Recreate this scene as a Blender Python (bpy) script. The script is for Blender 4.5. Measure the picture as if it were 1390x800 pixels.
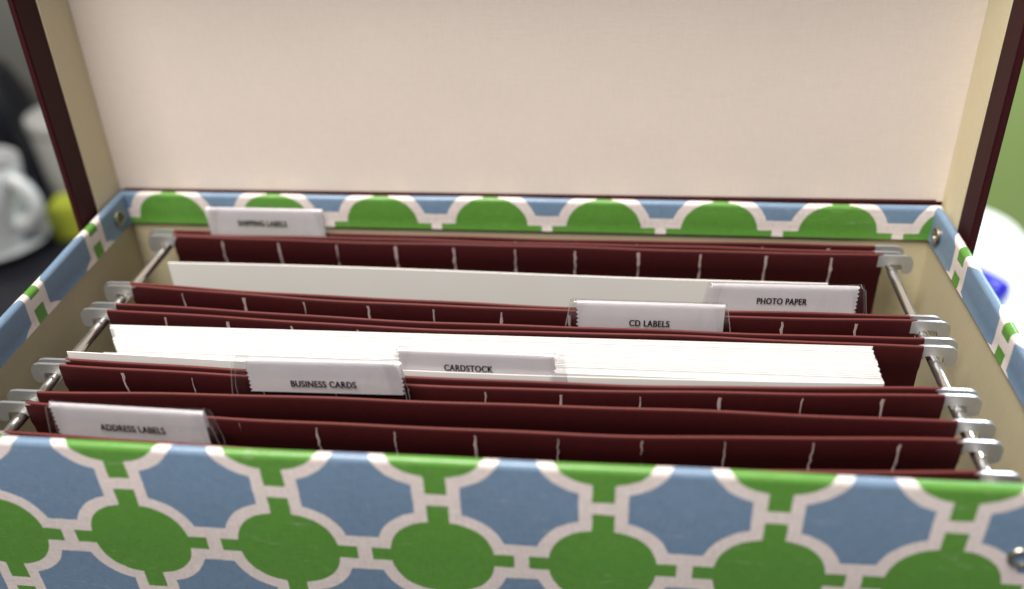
import bpy, bmesh, math, random
from mathutils import Vector, Matrix
random.seed(7)
R = math.radians
for o in list(bpy.data.objects): bpy.data.objects.remove(o)
scene = bpy.context.scene
col = scene.collection

# ------------------------------------------------------------------ camera
cam_d = bpy.data.cameras.new('camera'); cam = bpy.data.objects.new('camera', cam_d); col.objects.link(cam)
cam.location = (0.04283382, -0.14323534, 0.18621977)
cam.rotation_euler = (R(57.43719754), R(2.0905385), R(6.12577426))
cam_d.sensor_width = 36.0; cam_d.sensor_fit = 'HORIZONTAL'
cam_d.lens = 1231.4926 / 1390 * 36
cam_d.clip_start = 0.01; cam_d.clip_end = 30
scene.camera = cam
cam_d.dof.use_dof = True
fwd = cam.rotation_euler.to_matrix() @ Vector((0, 0, -1))
cam_d.dof.focus_distance = (Vector((0.03, 0.122, 0.004)) - Vector(cam.location)).dot(fwd)
cam_d.dof.aperture_fstop = 4.3

# ------------------------------------------------------------------ light
w = bpy.data.worlds.new('World'); scene.world = w; w.use_nodes = True
bg = w.node_tree.nodes['Background']
bg.inputs['Color'].default_value = (0.97, 0.91, 1.06, 1); bg.inputs['Strength'].default_value = 0.23
def area(name, loc, target, size, power, color):
    d = bpy.data.lights.new(name, 'AREA'); d.energy = power; d.size = size; d.color = color
    o = bpy.data.objects.new(name, d); col.objects.link(o); o.location = loc
    o.rotation_euler = (Vector(target) - Vector(loc)).to_track_quat('-Z', 'Y').to_euler()
    return o
area('ceiling_light', (-0.28, -0.32, 1.38), (0.0, 0.12, 0.0), 0.70, 52, (1.0, 0.95, 0.875))
area('window_light', (0.98, 1.12, 0.95), (0.15, 0.15, 0.0), 0.75, 32, (0.78, 0.87, 1.0))
scene.view_settings.view_transform = 'Standard'; scene.view_settings.look = 'None'
scene.view_settings.exposure = 0.0; scene.view_settings.gamma = 1.0
scene.cycles.max_bounces = 10; scene.cycles.transparent_max_bounces = 16

# ------------------------------------------------------------------ materials
def newmat(name):
    m = bpy.data.materials.new(name); m.use_nodes = True
    nt = m.node_tree; return m, nt, nt.nodes['Principled BSDF']
def add(nt, t, **kw):
    n = nt.nodes.new(t)
    for k, v in kw.items(): setattr(n, k, v)
    return n
def math_(nt, op, a, b=None, c=None):
    n = add(nt, 'ShaderNodeMath', operation=op)
    for i, v in enumerate((a, b, c)):
        if v is None: continue
        if isinstance(v, (int, float)): n.inputs[i].default_value = v
        else: nt.links.new(v, n.inputs[i])
    return n.outputs[0]
def mixc(nt, fac, a, b, mode='MIX'):
    n = add(nt, 'ShaderNodeMix', data_type='RGBA', blend_type=mode)
    if isinstance(fac, (int, float)): n.inputs[0].default_value = fac
    else: nt.links.new(fac, n.inputs[0])
    for i, v in ((6, a), (7, b)):
        if isinstance(v, tuple): n.inputs[i].default_value = (*v, 1)
        else: nt.links.new(v, n.inputs[i])
    return n.outputs[2]
def noise(nt, scale, detail=4, vec=None, rough=0.6):
    n = add(nt, 'ShaderNodeTexNoise'); n.inputs['Scale'].default_value = scale
    n.inputs['Detail'].default_value = detail; n.inputs['Roughness'].default_value = rough
    if vec is not None: nt.links.new(vec, n.inputs['Vector'])
    return n.outputs['Fac']
def objco(nt): return add(nt, 'ShaderNodeTexCoord').outputs['Object']
def stretch(nt, vec, s):
    n = add(nt, 'ShaderNodeMapping'); n.inputs['Scale'].default_value = s
    nt.links.new(vec, n.inputs['Vector']); return n.outputs['Vector']
def bump(nt, b, h, strength, dist):
    n = add(nt, 'ShaderNodeBump'); n.inputs['Strength'].default_value = strength
    n.inputs['Distance'].default_value = dist
    nt.links.new(h, n.inputs['Height']); nt.links.new(n.outputs[0], b.inputs['Normal'])
def plain(name, c, rough=0.5, metal=0.0, var=0.12, scale=60, bmp=0.0, bscale=900, bdist=0.0002, spec=None):
    m, nt, b = newmat(name); co = objco(nt)
    f = noise(nt, scale, 5, co)
    f = math_(nt, 'MULTIPLY_ADD', f, 2 * var, 1 - var)
    nt.links.new(mixc(nt, 1.0, c, f, 'MULTIPLY'), b.inputs['Base Color'])
    b.inputs['Roughness'].default_value = rough; b.inputs['Metallic'].default_value = metal
    if spec is not None: b.inputs['Specular IOR Level'].default_value = spec
    if bmp: bump(nt, b, noise(nt, bscale, 3, co), bmp, bdist)
    return m
def woven(name, c, rough, var, scale, bmp, spec=.5, rip=0):          # paper with a printed/pressed linen weave
    m, nt, b = newmat(name); co = objco(nt)
    a = noise(nt, 1.0, 3, stretch(nt, co, (scale * .12, scale, scale)))
    d = noise(nt, 1.0, 3, stretch(nt, co, (scale, scale, scale * .12)))
    s = math_(nt, 'ADD', a, d)
    big = noise(nt, 16, 4, co)
    f = math_(nt, 'ADD', math_(nt, 'MULTIPLY_ADD', s, var, 1 - var), math_(nt, 'MULTIPLY_ADD', big, .10, -.05))
    nt.links.new(mixc(nt, 1.0, c, f, 'MULTIPLY'), b.inputs['Base Color'])
    b.inputs['Roughness'].default_value = rough
    b.inputs['Specular IOR Level'].default_value = spec
    if rip: s = math_(nt, 'ADD', s, math_(nt, 'MULTIPLY', noise(nt, 13, 2, co, .4), rip * 4))
    bump(nt, b, s, bmp, 0.0003)
    return m
def pattern_mat():
    m, nt, b = newmat('trellis_paper')
    uv = add(nt, 'ShaderNodeUVMap', uv_map='pattern').outputs[0]
    wob = add(nt, 'ShaderNodeTexNoise'); wob.inputs['Scale'].default_value = 260; wob.inputs['Detail'].default_value = 3
    nt.links.new(objco(nt), wob.inputs['Vector'])
    vs = add(nt, 'ShaderNodeVectorMath', operation='MULTIPLY_ADD'); nt.links.new(wob.outputs['Color'], vs.inputs[0])
    vs.inputs[1].default_value = (.012, .012, 0); nt.links.new(uv, vs.inputs[2])
    sp = add(nt, 'ShaderNodeSeparateXYZ'); nt.links.new(vs.outputs[0], sp.inputs[0])
    def cell(v):   # signed offset from the nearest shape centre, in pattern periods
        return math_(nt, 'ABSOLUTE', math_(nt, 'SUBTRACT', math_(nt, 'FRACT', math_(nt, 'ADD', v, 100.5)), 0.5))
    ax, az = cell(sp.outputs[0]), cell(sp.outputs[1])
    e = 2.3
    def oval(rx, rz):
        q = [math_(nt, 'POWER', math_(nt, 'DIVIDE', v, k), e) for v, k in ((ax, rx), (az, rz))]
        return math_(nt, 'LESS_THAN', math_(nt, 'ADD', *q), 1.0)
    def lt(a, v): return math_(nt, 'LESS_THAN', a, v)
    mx = math_(nt, 'MAXIMUM', ax, az)
    stub = math_(nt, 'MAXIMUM', lt(ax, .067), lt(az, .055))
    green = math_(nt, 'MAXIMUM', oval(.331, .315), math_(nt, 'MULTIPLY', stub, lt(mx, .453)))
    white = math_(nt, 'MAXIMUM', oval(.416, .399), math_(nt, 'MAXIMUM', lt(ax, .146), lt(az, .150)))
    co = objco(nt)
    c = mixc(nt, white, (.142, .220, .322), (.66, .59, .565))
    c = mixc(nt, green, c, (.088, .242, .036))
    a = noise(nt, 1.0, 2, stretch(nt, co, (250, 2000, 2000)))
    d = noise(nt, 1.0, 2, stretch(nt, co, (2000, 2000, 250)))
    s = math_(nt, 'ADD', a, d)
    f = math_(nt, 'ADD', math_(nt, 'MULTIPLY_ADD', s, .44, .56), math_(nt, 'MULTIPLY_ADD', noise(nt, 22, 5, co), .22, -.11))
    c = mixc(nt, 1.0, c, f, 'MULTIPLY')
    scf = noise(nt, 1.0, 6, stretch(nt, co, (90, 90, 420)), .75)      # pale scuffs where the print has rubbed off
    ramp = add(nt, 'ShaderNodeMapRange'); nt.links.new(scf, ramp.inputs[0])
    ramp.inputs[1].default_value = .61; ramp.inputs[2].default_value = .76; ramp.inputs[4].default_value = .35
    nt.links.new(mixc(nt, ramp.outputs[0], c, (.60, .57, .54)), b.inputs['Base Color'])
    b.inputs['Roughness'].default_value = .36
    bump(nt, b, s, .22, .0003)
    return m
def edge_mat():
    m, nt, b = newmat('clear_plastic_edge')
    b.inputs['Base Color'].default_value = (.50, .48, .50, 1); b.inputs['Roughness'].default_value = .2
    b.inputs['Alpha'].default_value = .38
    return m
def clear_mat(haze=.035, name='clear_plastic'):
    m, nt, b = newmat(name)
    nt.nodes.remove(b)
    t = add(nt, 'ShaderNodeBsdfTransparent'); t.inputs[0].default_value = (.94, .935, .945, 1)
    g = add(nt, 'ShaderNodeBsdfGlossy'); g.inputs['Roughness'].default_value = .30
    mx = add(nt, 'ShaderNodeMixShader'); mx.inputs[0].default_value = haze
    nt.links.new(t.outputs[0], mx.inputs[1]); nt.links.new(g.outputs[0], mx.inputs[2])
    nt.links.new(mx.outputs[0], nt.nodes['Material Output'].inputs['Surface'])
    return m
M = dict(
    cover=pattern_mat(),
    cream=woven('cream_linen_paper', (.50, .44, .285), .75, .16, 1500, .25),
    lidcream=woven('pale_linen_paper', (.68, .60, .53), .75, .11, 1500, .18, .4, 3.2),
    lidside=woven('cream_flap_paper', (.66, .585, .39), .75, .12, 1500, .2),
    maroon=woven('maroon_cloth_paper', (.032, .0036, .0052), .6, .30, 1700, .3, .2),
    board=plain('maroon_pressboard', (.031, .0026, .0033), .62, 0, .34, 420, .35, 2200, .00015, .18),
    foldedge=plain('toplit_fold_edge', (.125, .026, .022), .6, 0, .25, 700, .4, 2500, .00015, .2),  # lighter red: top-light highlight painted into the fold edge colour
    slit=plain('torn_board_edge', (.38, .29, .28), .85, 0, .30, 1500),
    steel=plain('hanger_steel', (.62, .63, .65), .38, .85, .08, 300, .1, 700),
    chrome=plain('chrome_rail', (.74, .71, .67), .20, .95, .05, 80),
    brass=plain('nickel_eyelet', (.36, .33, .27), .38, 1.0, .1, 300),
    hole=plain('dark_hole', (.02, .018, .015), .8),
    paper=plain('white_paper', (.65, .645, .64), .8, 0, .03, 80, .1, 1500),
    paper2=plain('white_paper_darker_tone', (.58, .575, .57), .85, 0, .05, 80),  # darker and lighter paper tones, dealt to whole sheets at random
    paper3=plain('white_paper_lighter_tone', (.72, .715, .71), .85, 0, .05, 80),
    card=plain('grey_card', (.72, .71, .69), .7, 0, .03, 60),
    photo=plain('photo_paper', (.70, .69, .66), .45, 0, .03, 40),
    tag=plain('label_paper', (.90, .885, .90), .7, 0, .04, 90, .15, 900),
    ink=plain('black_ink', (.012, .010, .012), .6),
    clear=clear_mat(), clearside=clear_mat(.11, 'clear_plastic_end'), clearedge=edge_mat(),
    desk=plain('white_desk', (.80, .81, .80), .4, 0, .03, 6),
    black=plain('black_gloss', (.008, .008, .011), .25),
    china=plain('white_china', (.43, .44, .44), .18, 0, .02, 20),
    stone=plain('grey_white_ceramic', (.30, .295, .28), .3, 0, .03, 20),
    coffee=plain('dark_coffee', (.012, .008, .006), .1),
    lime=plain('lime_carton', (.24, .27, .02), .5),
    blue=plain('blue_plastic', (.012, .016, .46), .25),
    greenwall=plain('green_wall_paint', (.37, .53, .17), .85, 0, .05, 3),
    greywall=plain('grey_cabinet_paint', (.12, .124, .112), .7, 0, .08, 4),
)

# ------------------------------------------------------------------ helpers
def link(name, bm, mats, parent=None, angle=35, smooth=True):
    me = bpy.data.meshes.new(name); bm.normal_update(); bm.to_mesh(me); bm.free()
    for m in (mats if isinstance(mats, (list, tuple)) else [mats]): me.materials.append(M[m])
    if smooth:
        for p in me.polygons: p.use_smooth = True
        me.set_sharp_from_angle(angle=R(angle))
    o = bpy.data.objects.new(name, me); col.objects.link(o)
    if parent: o.parent = parent
    return o
def tag(o, label=None, cat=None, group=None, kind=None):
    for k, v in (('label', label), ('category', cat), ('group', group), ('kind', kind)):
        if v: o[k] = v
    return o
def empty(name, loc=(0, 0, 0)):
    o = bpy.data.objects.new(name, None); col.objects.link(o); o.location = loc
    o.empty_display_size = .02
    return o
def box(bm, x0, x1, y0, y1, z0, z1, mi=0):
    v = [bm.verts.new((x, y, z)) for z in (z0, z1) for x, y in ((x0, y0), (x1, y0), (x1, y1), (x0, y1))]
    for f in ((3, 2, 1, 0), (4, 5, 6, 7), (0, 1, 5, 4), (1, 2, 6, 5), (2, 3, 7, 6), (3, 0, 4, 7)):
        bm.faces.new([v[i] for i in f]).material_index = mi
    return v
def loft(bm, rings, close=True, caps=True, mi=0):
    rr = [[bm.verts.new(p) for p in r] for r in rings]; n = len(rr[0])
    for a, b in zip(rr, rr[1:]):
        for i in range(n if close else n - 1):
            j = (i + 1) % n
            bm.faces.new((a[i], a[j], b[j], b[i])).material_index = mi
    if caps:
        bm.faces.new(rr[0][::-1]).material_index = mi; bm.faces.new(rr[-1]).material_index = mi
    return rr
def lathe(bm, prof, n=48, c=(0, 0, 0), mi=0):
    rings = []
    for r, z in prof:
        rings.append([(c[0] + max(r, 1e-5) * math.cos(2 * math.pi * k / n), c[1] + max(r, 1e-5) * math.sin(2 * math.pi * k / n), c[2] + z) for k in range(n)])
    return loft(bm, rings, True, True, mi)
def tube(bm, pts, rad, n=12, sq=1.0):
    pts = [Vector(p) for p in pts]; rings = []
    for i, p in enumerate(pts):
        t = (pts[min(i + 1, len(pts) - 1)] - pts[max(i - 1, 0)]).normalized()
        s = t.cross(Vector((0, 1, 0)))
        if s.length < 1e-3: s = t.cross(Vector((0, 0, 1)))
        s.normalize(); u = s.cross(t)
        r = rad[i] if isinstance(rad, (list, tuple)) else rad
        rings.append([p + s * r * math.cos(2 * math.pi * k / n) + u * r * sq * math.sin(2 * math.pi * k / n) for k in range(n)])
    loft(bm, rings)
def recalc(bm): bmesh.ops.recalc_face_normals(bm, faces=bm.faces[:])
def lerp(a, b, t): return a + (b - a) * t
def curve(ctrl):                     # smooth interpolation through (x, y) points
    xs = [c[0] for c in ctrl]; ys = [c[1] for c in ctrl]; n = len(xs)
    d = [(ys[i + 1] - ys[i]) / (xs[i + 1] - xs[i]) for i in range(n - 1)]
    m = [d[0]] + [(d[i - 1] + d[i]) / 2 for i in range(1, n - 1)] + [d[-1]]
    def f(x):
        i = 0
        while i < n - 2 and x > xs[i + 1]: i += 1
        h = xs[i + 1] - xs[i]; t = (x - xs[i]) / h
        if t < 0: return ys[0] + m[0] * (x - xs[0])
        if t > 1: return ys[-1] + m[-1] * (x - xs[-1])
        return (2*t**3-3*t*t+1)*ys[i] + (t**3-2*t*t+t)*h*m[i] + (3*t*t-2*t**3)*ys[i+1] + (t**3-t*t)*h*m[i+1]
    return f

# ------------------------------------------------------------------ setting
DZ = -0.250
bm = bmesh.new()
out = [(-1.6, .025), (.432, .025), (.432, .66)]
for k in range(9):
    a = R(90 * k / 8); out.append((.372 + .06 * math.cos(a), .675 + .06 * math.sin(a)))
out += [(0, .735), (-.05, .829), (-1.6, .829)]
loft(bm, [[(x, y, DZ - .03) for x, y in out], [(x, y, DZ - .002) for x, y in out], [(x * .999, y * .999, DZ) for x, y in out]])
recalc(bm); tag(link('desk', bm, 'desk'), kind='structure')
bm = bmesh.new(); box(bm, -.30, 4, 1.35, 1.42, -1.2, 2.2); recalc(bm); tag(link('wall', bm, 'greenwall'), kind='structure')
bm = bmesh.new(); box(bm, -4, 4, -2, 1.35, -1.26, -1.2); recalc(bm); tag(link('floor', bm, 'greywall'), kind='structure')
bm = bmesh.new(); box(bm, -2.6, -.302, .83, 1.42, -1.2, 2.2); recalc(bm)
tag(link('cabinet', bm, 'greywall'), 'plain grey cabinet side behind the white mug and black kettle', 'cabinet')

# ------------------------------------------------------------------ file box
P = .04809
T = .0036
INN = {'BL': (-.1748, .2008), 'BR': (.1713, .1987), 'FR': (.1712, .0452), 'FL': (-.1690, .0452)}
SGN = {'BL': (-1, 1), 'BR': (1, 1), 'FR': (1, -1), 'FL': (-1, -1)}
ZT = {'BL': .0130, 'BR': .0130, 'FR': .0108, 'FL': .0108}
FLAP = -.0012
BOT = DZ + .001
rootb = empty('file_box', (0, .123, DZ))
tag(rootb, 'open green, blue and white trellis patterned file box with maroon lid standing on desk', 'file box')
INV = Matrix.Translation((0, -.123, -DZ))
def blink(name, bm, mats, parent=rootb, **kw):
    bm.transform(INV); return link(name, bm, mats, parent, **kw)
RAD = T / 2
def cover_profile():
    pts = [(T, None, BOT), (T, None, -.12), (T, None, -.03), (T, -RAD, 0)]
    for k in range(1, 9):
        a = R(180 * k / 8); pts.append((RAD + RAD * math.cos(a), -RAD + RAD * math.sin(a) * 1.05, 0))
    pts.append((.0002, None, FLAP + .004)); pts.append((.0, None, FLAP)); pts.append((-.0001, None, FLAP - .0004)); pts.append((.0012, None, FLAP - .0006))
    return pts
bm = bmesh.new(); uvl = bm.loops.layers.uv.new('pattern')
prof = cover_profile()
for side, (a, b) in dict(front=('FL', 'FR'), right=('FR', 'BR'), back=('BR', 'BL'), left=('BL', 'FL')).items():
    N = 40; grid = []; info = []
    ph = random.random() * 6
    for i in range(N + 1):
        t = i / N; ring = []; ui = []
        for j, (d, dz, zabs) in enumerate(prof):
            pa = Vector(INN[a]) + Vector(SGN[a]) * d; pb = Vector(INN[b]) + Vector(SGN[b]) * d
            p = pa.lerp(pb, t); zt = lerp(ZT[a], ZT[b], t)
            wob = .00022 * math.sin(9 * t + ph) + .00012 * math.sin(23 * t + 2 * ph)
            wob *= math.sin(math.pi * t) ** .5
            z = (zt + dz + wob) if dz is not None else zabs
            inner = d < T * .45
            bow = .0005 * math.sin(math.pi * t) * (1 if side in ('left', 'right') else .4)
            nrm = {'front': (0, -1), 'back': (0, 1), 'left': (-1, 0), 'right': (1, 0)}[side]
            p = p + Vector(nrm) * (bow if z > -.2 else 0)
            ring.append(bm.verts.new((p.x, p.y, z)))
            # developed length along the paper: outside z, then over the rim, or inside z
            arc = zt - RAD + 0.0
            if side == 'front':
                s = z if j < 4 else (zt - RAD + (j - 3) / 8 * math.pi * RAD if j < 12 else zt)
                ui.append(((p.x + .10188) / P, (s + .0277) / P))
            else:
                if j >= 11: s = z
                elif j >= 3: s = zt - RAD + (11 - j) / 8 * math.pi * RAD
                else: s = z
                if side == 'back': ui.append(((p.x + .15405) / .0482, (s + .0014) / P))
                elif side == 'right': ui.append(((p.y - .1645) / P, (s - .0054) / P + .5))
                else: ui.append(((p.y - .1705) / P, (s - .0072) / P + .5))
        grid.append(ring); info.append(ui)
    for i in range(N):
        for j in range(len(prof) - 1):
            f = bm.faces.new((grid[i][j], grid[i+1][j], grid[i+1][j+1], grid[i][j+1]))
            for lp, (ii, jj) in zip(f.loops, ((i, j), (i+1, j), (i+1, j+1), (i, j+1))): lp[uvl].uv = info[ii][jj]
f = bm.faces.new([bm.verts.new((INN[k][0] + SGN[k][0] * T, INN[k][1] + SGN[k][1] * T, BOT)) for k in ('FL', 'BL', 'BR', 'FR')])
bmesh.ops.remove_doubles(bm, verts=bm.verts[:], dist=.00001)
blink('cover', bm, 'cover', angle=40)
bm = bmesh.new()
order = ['FL', 'FR', 'BR', 'BL']
LT = .0011
tops = [(INN[k][0] + SGN[k][0] * LT, INN[k][1] + SGN[k][1] * LT) for k in order]
loft(bm, [[(x, y, .001) for x, y in tops], [(x, y, -.1) for x, y in tops], [(x, y, DZ + .006) for x, y in tops]], True, False)
bm.faces.new([bm.verts.new((x, y, DZ + .006)) for x, y in tops])
blink('liner', bm, 'cream', smooth=False)
# eyelets
def eyelet(p, axis):
    bm = bmesh.new()
    lathe(bm, [(.0022, -.0003), (.0023, .0004), (.0028, .0007), (.0034, .0005), (.0037, .0000), (.0036, -.0010), (.0022, -.0010)], 28)
    lathe(bm, [(.00215, -.0005), (.0001, -.0005)], 20, mi=1)
    q = Vector((0, 0, 1)).rotation_difference(Vector(axis)).to_matrix().to_4x4()
    bm.transform(Matrix.Translation(p) @ q); recalc(bm)
    return blink('eyelet', bm, ['brass', 'hole'])
eyelet((-.17425, .1915, .0052), (1, 0, 0)); eyelet((.17085, .1905, .0050), (-1, 0, 0)); eyelet((.1566, .04145, -.0143), (0, -1, 0))
# rails
for s in (-1, 1):
    bm = bmesh.new(); cx = s * .1540; rings = []
    pr = [(.0020 * math.cos(R(a)), -.0074 + .0020 * math.sin(R(a))) for a in range(0, 360, 18)]
    for y in (.0462, .12, .197): rings.append([(cx + x, y, z) for x, z in pr])
    loft(bm, rings); recalc(bm); blink('rail', bm, 'chrome', angle=40)
# lid
LX0, LX1 = -.1800, .1768
LY, LEAN = .2070, R(1.7)
lidm = Matrix.Translation((0, LY, .013)) @ Matrix.Rotation(-LEAN, 4, 'X')
HL = .158; ZB = -.024; TH = .0030; DEP = .0335; CRE = .0205
bm = bmesh.new()
box(bm, LX0 - TH, LX1 + TH, .0005, .0040, ZB, HL + TH)              # lid top board
def lidwall(x0, x1, z0, z1): box(bm, x0, x1, -DEP, .0004, z0, z1)
lidwall(LX0 - TH, LX0, ZB, HL + TH); lidwall(LX1, LX1 + TH, ZB, HL + TH); lidwall(LX0 + .00005, LX1 - .00005, HL, HL + TH)
bmesh.ops.bevel(bm, geom=[e for e in bm.edges], offset=.0006, segments=2, affect='EDGES')
bm.transform(lidm); recalc(bm); lid = blink('lid', bm, 'maroon')
bm = bmesh.new(); L0 = -.0010
box(bm, LX0 + .0001, LX1 - .0001, -.0004, .0001, L0, HL - .0002)
blidx = lambda x0, x1, z0, z1: box(bm, x0, x1, -CRE, -.0005, z0, z1, 1)
blidx(LX0 + .00005, LX0 + .0006, ZB + .001, HL - .001); blidx(LX1 - .0006, LX1 - .00005, ZB + .001, HL - .001); blidx(LX0 + .001, LX1 - .001, HL - .0006, HL - .00005)
bm.transform(lidm); recalc(bm); bm.transform(INV); link('lid_liner', bm, ['lidcream', 'lidside'], lid, smooth=False)
bm = bmesh.new()
box(bm, -.1770, .1735, .2046, .2072, -.05, .0128); recalc(bm)
blink('hinge_strip', bm, 'maroon', smooth=False)

# ------------------------------------------------------------------ hanging folders
PAN = dict(
 Pa=[(-150.6,191.6),(-81.3,191.5),(63.3,190.6),(148.3,190.5)],
 Pb=[(-149.5,188.3),(-29.4,187.6),(147.1,185.6)],
 Pc=[(-148.8,186.4),(-76.9,185.1),(63.1,183.8),(150.0,182.8)],
 P2=[(-149.7,147.7),(-64.5,141.9),(23.4,139.2),(85.6,139.2),(149.1,139.8)],
 P3=[(-148.2,145.4),(-49.5,138.7),(23.6,136.6),(86.1,136.1),(151.0,136.5)],
 P4=[(-148.0,132.7),(-60.8,127.8),(30.1,125.8),(71.5,125.5),(150.5,126.0)],
 P5=[(-149.4,128.4),(-45.4,122.7),(64,122.5),(149.0,121.3)],
 P6=[(-148.9,96.2),(-90.7,94.6),(-27.4,93.6),(36.2,93.4),(148.6,97.8)],
 P7=[(-149.4,93.4),(-89.3,91.0),(-26.6,89.9),(36.4,90.0),(148.6,94.8)],
 P8=[(-149.1,78.4),(-95.3,79.9),(-24.8,81.4),(36.6,81.6),(148.8,82.3)],
 P9=[(-149.9,72.1),(-83.4,69.4),(-19.9,68.3),(37.1,68.6),(115.6,72.1),(148.0,73.2)],
 P10=[(-148.4,57.5),(-78.5,55.9),(63.2,55.5),(148.7,59.8)])
ENDS = {k: (v[0][0] / 1000, v[-1][0] / 1000) for k, v in PAN.items()}
FN = {k: (lambda g: (lambda x: g(x * 1000) / 1000))(curve(v)) for k, v in PAN.items()}
ZLOW = -.20
def panel(name, key, root, slits, foldto=None):
    f = FN[key]; x0, x1 = ENDS[key]; bm = bmesh.new(); N = 48; rings = []
    ph = random.random() * 6
    for i in range(N + 1):
        x = lerp(x0, x1, i / N); y = f(x)
        sag = .00026 * math.sin(13 * i / N + ph) + .00013 * math.sin(31 * i / N + ph * 2)
        pr = [(-.00085, -.0011), (-.00095, -.0085), (-.00035, -.0108), (-.00035, -.06), (-.00035, ZLOW), (.00035, ZLOW), (.00035, -.06), (.00035, -.0108), (.00085, -.0085), (.00080, -.0011), (.0005, -.0003), (0, 0), (-.0005, -.0003)]
        rings.append([(x, y + a + (sag if b > -.07 else 0), b + sag * .25) for a, b in pr])
    rr = loft(bm, rings)
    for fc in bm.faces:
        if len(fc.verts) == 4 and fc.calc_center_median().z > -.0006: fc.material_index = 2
    if foldto:
        g = FN[foldto]; rings = []
        for i in range(N + 1):
            x = lerp(x0, x1, i / N); ya, yb = f(x), g(x)
            n = 6; o_ = [(lerp(ya, yb, k / n), ZLOW - .014 * math.sin(math.pi * k / n)) for k in range(n + 1)]
            rings.append([(x, a, b) for a, b in o_] + [(x, a, b + .0006) for a, b in o_[::-1]])
        loft(bm, rings)
    if slits:
        for k in range(11):
            xc = -.1258 + .02555 * k + random.uniform(-.0004, .0004); seg = 7
            w0 = random.uniform(.00032, .00060) * (.72 if key in ('P7', 'P9') else 1); vs = []
            h = random.uniform(.0122, .0134)
            for j in range(seg + 1):
                z = -.0014 - h * j / seg
                off = -.00095 if z > -.0085 else (-.00095 + (.0006 if z < -.0108 else .0006 * (-.0085 - z) / .0023))
                xx = xc + random.uniform(-.00022, .00022); ww = w0 * random.uniform(.6, 1.45)
                yy = f(xc) + off - .00016
                vs.append((bm.verts.new((xx - ww, yy, z)), bm.verts.new((xx, yy - .00018, z)), bm.verts.new((xx + ww, yy, z))))
            for a, b in zip(vs, vs[1:]):
                for m_ in (0, 1):
                    fc = bm.faces.new((a[m_], b[m_], b[m_+1], a[m_+1])); fc.material_index = 1
    recalc(bm); bm.transform(Matrix.Translation(-root.location))
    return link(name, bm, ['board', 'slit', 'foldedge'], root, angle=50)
def bar(key, root):
    f = FN[key]; x0, x1 = ENDS[key]; bm = bmesh.new()
    tip = .0118
    half = [(0, -.0002), (.0080, -.0002), (.0100, -.0006), (.0113, -.0018), (.0118, -.0034), (.0118, -.0068), (.0112, -.0080), (.0098, -.0084), (.0083, -.0082), (.0077, -.0072), (.0075, -.0050), (.0070, -.0041), (.0030, -.0040), (.0012, -.0045), (0, -.0054)]
    th = .00055
    for s, xe in ((-1, x0), (1, x1)):
        fr = []; bk = []
        pts = [(-.002, -.0006)] + half + [(-.002, -.0054)]
        for u, z in pts:
            x = xe + s * u; y = f(xe)
            fr.append(bm.verts.new((x, y - th, z))); bk.append(bm.verts.new((x, y + th, z)))
        n = len(fr)
        bm.faces.new(fr); bm.faces.new(bk[::-1])
        for i in range(n):
            j = (i + 1) % n; bm.faces.new((fr[i], bk[i], bk[j], fr[j]))
    bmesh.ops.bevel(bm, geom=[e for e in bm.edges if len(e.link_faces) == 2 and e.calc_face_angle(0) > R(60)], offset=.00016, segments=2, affect='EDGES')
    # the strip inside the folded top
    N = 24; rings = []
    for i in range(N + 1):
        x = lerp(x0 - .001, x1 + .001, i / N); xx = min(max(x, x0), x1); y = f(xx)
        rings.append([(x, y - .00012, -.0016), (x, y - .00012, -.0060), (x, y + .00012, -.0060), (x, y + .00012, -.0016)])
    loft(bm, rings)
    recalc(bm); bm.transform(Matrix.Translation(-root.location))
    return link('hanger_bar', bm, 'steel', root, angle=40)
def text_mesh(body):
    c = bpy.data.curves.new('lettering', 'FONT'); c.body = body; c.align_x = 'CENTER'; c.align_y = 'BOTTOM_BASELINE'
    c.size = 1; c.offset = .014; c.space_character = 1.10
    o = bpy.data.objects.new('lettering', c); col.objects.link(o)
    dg = bpy.context.evaluated_depsgraph_get()
    me = bpy.data.meshes.new_from_object(o.evaluated_get(dg))
    bpy.data.objects.remove(o); bpy.data.curves.remove(c)
    return me
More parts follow.
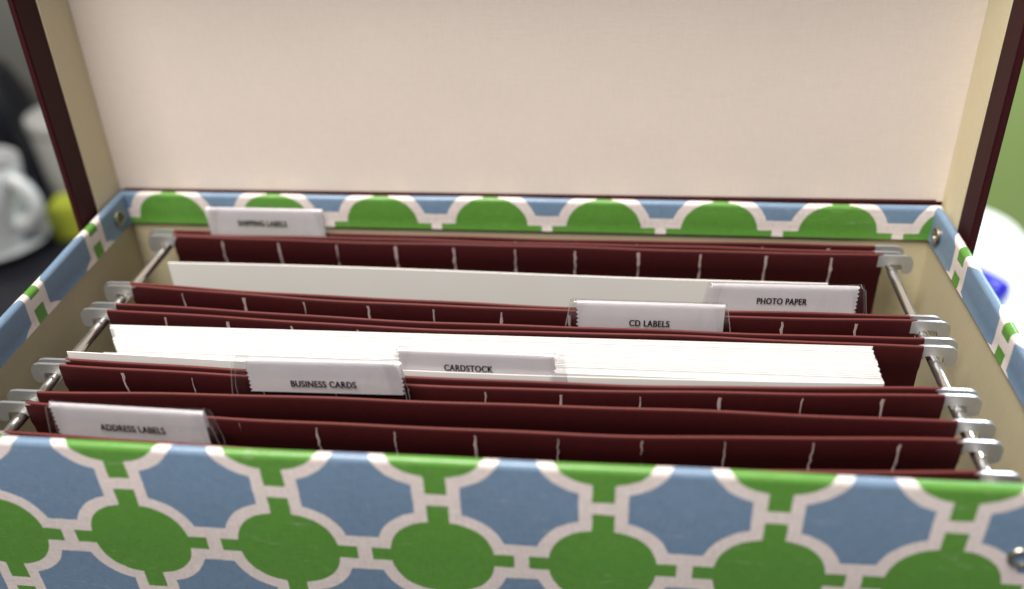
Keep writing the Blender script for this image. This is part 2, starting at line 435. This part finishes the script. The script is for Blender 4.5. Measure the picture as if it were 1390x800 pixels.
def tab(root, key, xl, xr, ztop, body, tx0, tx1, tz, capl, capr, zigl=True, zigr=True, cap=.0027, lift=.0024, tilt=0.0):
    """clear plastic tab clipped behind the panel, with a folded paper label inside"""
    f = FN[key]; xm = (xl + xr) / 2; y = f(xm) + lift + .0004
    slope = (f(xr) - f(xl)) / (xr - xl)
    sh = lambda x: slope * (x - xm)
    G = .0021; H = ztop + .0135                        # gap of the fold, full height
    prof = [(0, ztop - H), (0, ztop - H * .5), (0, ztop - .0012), (.00025, ztop - .0005), (.0007, ztop - .0001), (.0011, ztop), (.0016, ztop - .0003), (.0019, ztop - .0009), (.0021, ztop - .0018), (.0021, ztop - H * .5), (.0021, ztop - H)]
    X0, X1 = xl - capl, xr + capr
    bm = bmesh.new(); N = 12; grid = []
    ts = [0, .0045] + [k / N for k in range(1, N)] + [.9955, 1]; N = len(ts) - 1
    for i in range(N + 1):
        t = ts[i]; ring = []
        for a, z in prof:
            d = max(0, 1 - (ztop - z) / .0125)
            ins = .0022 * d + (.0012 if z > ztop - .0006 else 0)
            x = lerp(X0 + ins, X1 - ins, t)
            ring.append(bm.verts.new((x, y + a + (-.0007 if a < .001 else .0004) + sh(x), z)))
        grid.append(ring)
    for i in range(N):
        for j in range(len(prof) - 1): bm.faces.new((grid[i][j], grid[i+1][j], grid[i+1][j+1], grid[i][j+1])).material_index = 1 if i in (0, N - 1) else 2 if i in (1, N - 2) else 0
    bmesh.ops.solidify(bm, geom=bm.faces[:], thickness=.00006)
    recalc(bm); bm.transform(Matrix.Translation(-root.location))
    tb = link('plastic_tab', bm, ['clear', 'clearedge', 'clearside'], root, angle=50)
    # paper
    bm = bmesh.new(); zl = ztop - .00035
    prof = [(.00012, zl - .0132), (.00010, zl - .0065), (.00012, zl - .0012), (.0004, zl - .0004), (.0010, zl), (.0015, zl - .0004), (.00175, zl - .0013), (.00175, zl - .0072)]
    rows = []
    nz = 14; fine = []
    for k in range(nz + 1): fine.append((.00012, lerp(zl - .0132, zl - .0012, k / nz)))
    fine += prof[3:]
    for k, (a, z) in enumerate(fine):
        zz = .00038 * (1 if k % 2 else -1) + random.uniform(-.00012, .00012)
        l = xl + (zz if zigl else 0); r = xr + (zz if zigr else 0)
        rows.append([bm.verts.new((lerp(l, r, q / 10), y + a + sh(lerp(l, r, q / 10)), z)) for q in range(11)])
    for a, b in zip(rows, rows[1:]):
        for q in range(10): bm.faces.new((a[q], a[q+1], b[q+1], b[q]))
    bmesh.ops.solidify(bm, geom=bm.faces[:], thickness=.00010)
    for fc in bm.faces: fc.material_index = 0
    recalc(bm)
    me = text_mesh(body); bt = bmesh.new(); bt.from_mesh(me); bpy.data.meshes.remove(me)
    w0 = min(v.co.x for v in bt.verts); w1 = max(v.co.x for v in bt.verts); h0 = min(v.co.y for v in bt.verts); h1 = max(v.co.y for v in bt.verts)
    for off in (-.00009, 0, .00009):                  # heavy printed strokes
        nv = {}
        for v in bt.verts:
            x = lerp(tx0, tx1, (v.co.x - w0) / (w1 - w0)) + off; z = tz - cap / 2 + cap * (v.co.y - h0) / (h1 - h0)
            nv[v] = bm.verts.new((x, y - .00025 - off * .15 + sh(x), z))
        for fc in bt.faces:
            nf = bm.faces.new([nv[v] for v in fc.verts]); nf.material_index = 1
    bt.free(); bm.transform(Matrix.Translation(-root.location))
    pl = link('paper_label', bm, ['tag', 'ink'], tb, angle=60)
    tb['label'] = 'clear plastic tab holding the ' + body + ' label'
    return tb
FOLD = [
 ('Pa', 'Pb', 'maroon hanging folder with SHIPPING LABELS tab, hung nearest the open lid', True),
 ('Pc', 'P2', 'maroon hanging folder with PHOTO PAPER tab and one pale sheet inside', True),
 ('P3', 'P4', 'maroon hanging folder with CD LABELS tab, just behind the thick stack of paper', True),
 ('P5', 'P6', 'maroon hanging folder with CARDSTOCK tab, filled with a thick white paper stack', True),
 ('P7', 'P8', 'maroon hanging folder with BUSINESS CARDS tab, empty between its panels', True),
 ('P9', 'P10', 'maroon hanging folder with ADDRESS LABELS tab, hung nearest the patterned front wall', True)]
roots = {}
for bk, fr, lab, sl in FOLD:
    rt = empty('hanging_folder', (0, (FN[bk](0) + FN[fr](0)) / 2, ZLOW - .014)); roots[fr] = rt
    tag(rt, lab, 'hanging folder', 'maroon hanging folders in the box')
    panel('back_panel', bk, rt, sl, fr); panel('front_panel', fr, rt, False); bar(bk, rt); bar(fr, rt)
tab(roots['Pb'], 'Pb', -.1322, -.0804, .0128, 'SHIPPING LABELS', -.1186, -.0969, .0056, .001, .003, zigl=False, lift=.0004)
tab(roots['P2'], 'P2', .0788, .1308, .0098, 'PHOTO PAPER', .0955, .1132, .0029, .0030, .0042)
tab(roots['P4'], 'P4', .0306, .0825, .0095, 'CD LABELS', .0493, .0635, .0008, .0046, .0030, zigr=False)
tab(roots['P6'], 'P6', -.0280, .0246, .0093, 'CARDSTOCK', -.0125, .0039, .0024, .0030, .0048)
tab(roots['P8'], 'P8', -.0758, -.0241, .0128, 'BUSINESS CARDS', -.0616, -.0397, .0032, .0065, .0010)
tab(roots['P10'], 'P10', -.1312, -.0805, .0106, 'ADDRESS LABELS', -.1161, -.0946, .0022, .0030, .0035, zigr=False)

# ------------------------------------------------------------------ papers
def sheets(bm, n, fy, fz, fl, fr, th, jx, jz):
    for i in range(n):
        t = i / max(1, n - 1); y = fy(t); z = fz(t) + random.uniform(-jz, jz)
        l = fl(t) + random.uniform(-jx, jx); r = fr(t) + random.uniform(-jx, jx)
        sk = random.uniform(-.00012, .00012); segs = 8
        rings = []
        for q in range(segs + 1):
            x = lerp(l, r, q / segs); yy = y + lerp(.0003, -.0003, q / segs)
            zz = z + (sk + .0016 * t) * (q / segs - .5)
            rings.append([(x, yy - th / 2, zz), (x, yy - th / 2, -.19), (x, yy + th / 2, -.19), (x, yy + th / 2, zz)])
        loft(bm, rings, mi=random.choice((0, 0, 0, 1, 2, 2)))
bm = bmesh.new()
def fl(t):
    base = lerp(-.1405, -.1453, t)
    if t < .12: base = -.1462
    if .62 < t < .9: base += .0012
    return base
sheets(bm, 42, lambda t: lerp(.1126, .1206, t), lambda t: lerp(-.0108, -.0014, t), fl, lambda t: lerp(.1358, .1318, t), .00022, .00045, .00014)
recalc(bm); bm.transform(Matrix.Translation((0, -.118, .19)))
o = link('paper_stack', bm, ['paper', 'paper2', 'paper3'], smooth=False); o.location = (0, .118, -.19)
tag(o, 'thick stack of bright white cardstock sheets standing behind the CARDSTOCK tab', 'paper stack')
bm = bmesh.new(); rings = []
for q in range(17):
    x = lerp(-.1490, .1310, q / 16); y = FN['P6'](x) + .0016 + .0006; z = lerp(.0016, .0002, q / 16) + .0002 * math.sin(q * .7)
    rings.append([(x, y - .0002, z), (x, y - .0002, -.19), (x, y + .0002, -.19), (x, y + .0002, z)])
loft(bm, rings); recalc(bm); bm.transform(Matrix.Translation((0, -.098, .19)))
o = link('card_sheet', bm, 'card', smooth=False); o.location = (0, .098, -.19)
tag(o, 'single greyish card sheet in front of the white stack, behind the CARDSTOCK tab', 'card sheet')
bm = bmesh.new(); rings = []
for q in range(17):
    x = lerp(-.1448, .1265, q / 16); y = .1705 - .0022 * q / 16; z = -.0042 - .0011 * (q / 16) ** 2 + .0004 * math.sin(q * .4)
    rings.append([(x, y - .0004, z), (x, y - .0004, -.19), (x, y + .0004, -.19), (x, y + .0004, z)])
loft(bm, rings); recalc(bm); bm.transform(Matrix.Translation((0, -.17, .19)))
o = link('photo_paper', bm, 'photo', smooth=False); o.location = (0, .17, -.19)
tag(o, 'pale grey sheet of photo paper standing behind the PHOTO PAPER tab', 'paper sheet')

# ------------------------------------------------------------------ things on the desk behind
tz = DZ + .004
bm = bmesh.new(); box(bm, -1.1, -.300, .30, .80, DZ + .0005, tz)
bmesh.ops.bevel(bm, geom=bm.edges[:], offset=.0015, segments=2, affect='EDGES'); recalc(bm)
bm.transform(Matrix.Translation((.7, -.5, -DZ))); o = link('tray', bm, 'black'); o.location = (-.7, .5, DZ)
tag(o, 'flat black tray under the white mug and saucer', 'tray')
MX, MY = -.571, .588
bm = bmesh.new(); lathe(bm, [(.001, 0), (.030, 0), (.036, .003), (.046, .007), (.055, .012), (.056, .0135), (.046, .0105), (.034, .006), (.001, .0058)], 56); recalc(bm)
o = link('saucer', bm, 'china'); o.location = (MX, MY, tz)
tag(o, 'round white saucer on black tray holding the white mug', 'saucer')
mug = empty('mug', (MX, MY, tz + .0060)); tag(mug, 'white mug with thick round handle standing on white saucer', 'mug')
bm = bmesh.new()
lathe(bm, [(.001, 0), (.026, 0), (.029, .004), (.037, .026), (.043, .054), (.047, .082), (.0465, .0845), (.044, .082), (.040, .054), (.034, .026), (.022, .008), (.001, .007)], 56)
recalc(bm); link('cup_body', bm, 'china', mug)
bm = bmesh.new(); lathe(bm, [(.001, .066), (.0408, .0665), (.0405, .065), (.001, .0645)], 40); recalc(bm); link('coffee', bm, 'coffee', mug)
bm = bmesh.new()
pts = []
for k in range(17):
    a = R(118 - 236 * k / 16); pts.append((.040 + .025 * math.cos(a), 0, .051 + .024 * math.sin(a)))
tube(bm, pts, .0078, 14, .85); recalc(bm); h = link('handle', bm, 'china', mug); h.rotation_euler = (0, 0, R(-8))
# black kettle behind the mug
kt = empty('kettle', (-.672, .745, DZ)); tag(kt, 'black rounded kettle standing behind the white mug', 'kettle')
bm = bmesh.new(); lathe(bm, [(.001, 0), (.058, 0), (.066, .006), (.069, .05), (.064, .10), (.052, .132), (.030, .146), (.001, .149)], 48); recalc(bm); link('kettle_body', bm, 'black', kt)
bm = bmesh.new(); lathe(bm, [(.001, .147), (.009, .149), (.008, .155), (.012, .161), (.009, .168), (.001, .170)], 24); recalc(bm); link('lid_knob', bm, 'black', kt)
bm = bmesh.new(); tube(bm, [(-.055, 0, .075), (-.080, 0, .100), (-.094, 0, .128), (-.104, 0, .135)], [.016, .012, .010, .009]); recalc(bm); link('spout', bm, 'black', kt)
# white canister beside the lid
jg = empty('canister', (-.515, .694, DZ)); tag(jg, 'white canister standing beside the open maroon lid, behind the lime green carton', 'canister')
bm = bmesh.new(); lathe(bm, [(.001, 0), (.040, 0), (.043, .004), (.0455, .05), (.047, .094), (.0465, .097), (.001, .098)], 48); recalc(bm); link('canister_body', bm, 'stone', jg)
bm = bmesh.new(); lathe(bm, [(.001, .098), (.0485, .0982), (.049, .101), (.048, .108), (.040, .111), (.001, .112)], 48); recalc(bm); link('canister_lid', bm, 'stone', jg)
bm = bmesh.new(); box(bm, -.024, .024, -.02, .02, 0, .036)
bmesh.ops.bevel(bm, geom=bm.edges[:], offset=.002, segments=2, affect='EDGES'); recalc(bm)
o = link('carton', bm, 'lime'); o.location = (-.500, .628, DZ + .004); o.rotation_euler = (0, 0, R(12))
tag(o, 'small lime green carton on the desk between mug and lid', 'carton')
# blue marker
mk = empty('marker', (.370, .532, DZ + .013)); tag(mk, 'thick blue marker lying on the white desk outside the box', 'marker')
bm = bmesh.new(); lathe(bm, [(.001, 0), (.005, .0006), (.009, .0024), (.0118, .006), (.013, .012), (.013, .050), (.0125, .052), (.001, .052)], 32); recalc(bm); c1 = link('cap', bm, 'blue', mk)
bm = bmesh.new(); lathe(bm, [(.001, -.005), (.0098, -.005), (.0115, -.003), (.0115, -.095), (.009, -.1), (.001, -.1)], 32); recalc(bm); c2 = link('barrel', bm, 'china', mk)
mk.rotation_euler = Vector((-.62, .78, 0)).to_track_quat('Z', 'Y').to_euler()
c2.location = (0, 0, .05 + .1 + .005); c2.location = (0, 0, .155)
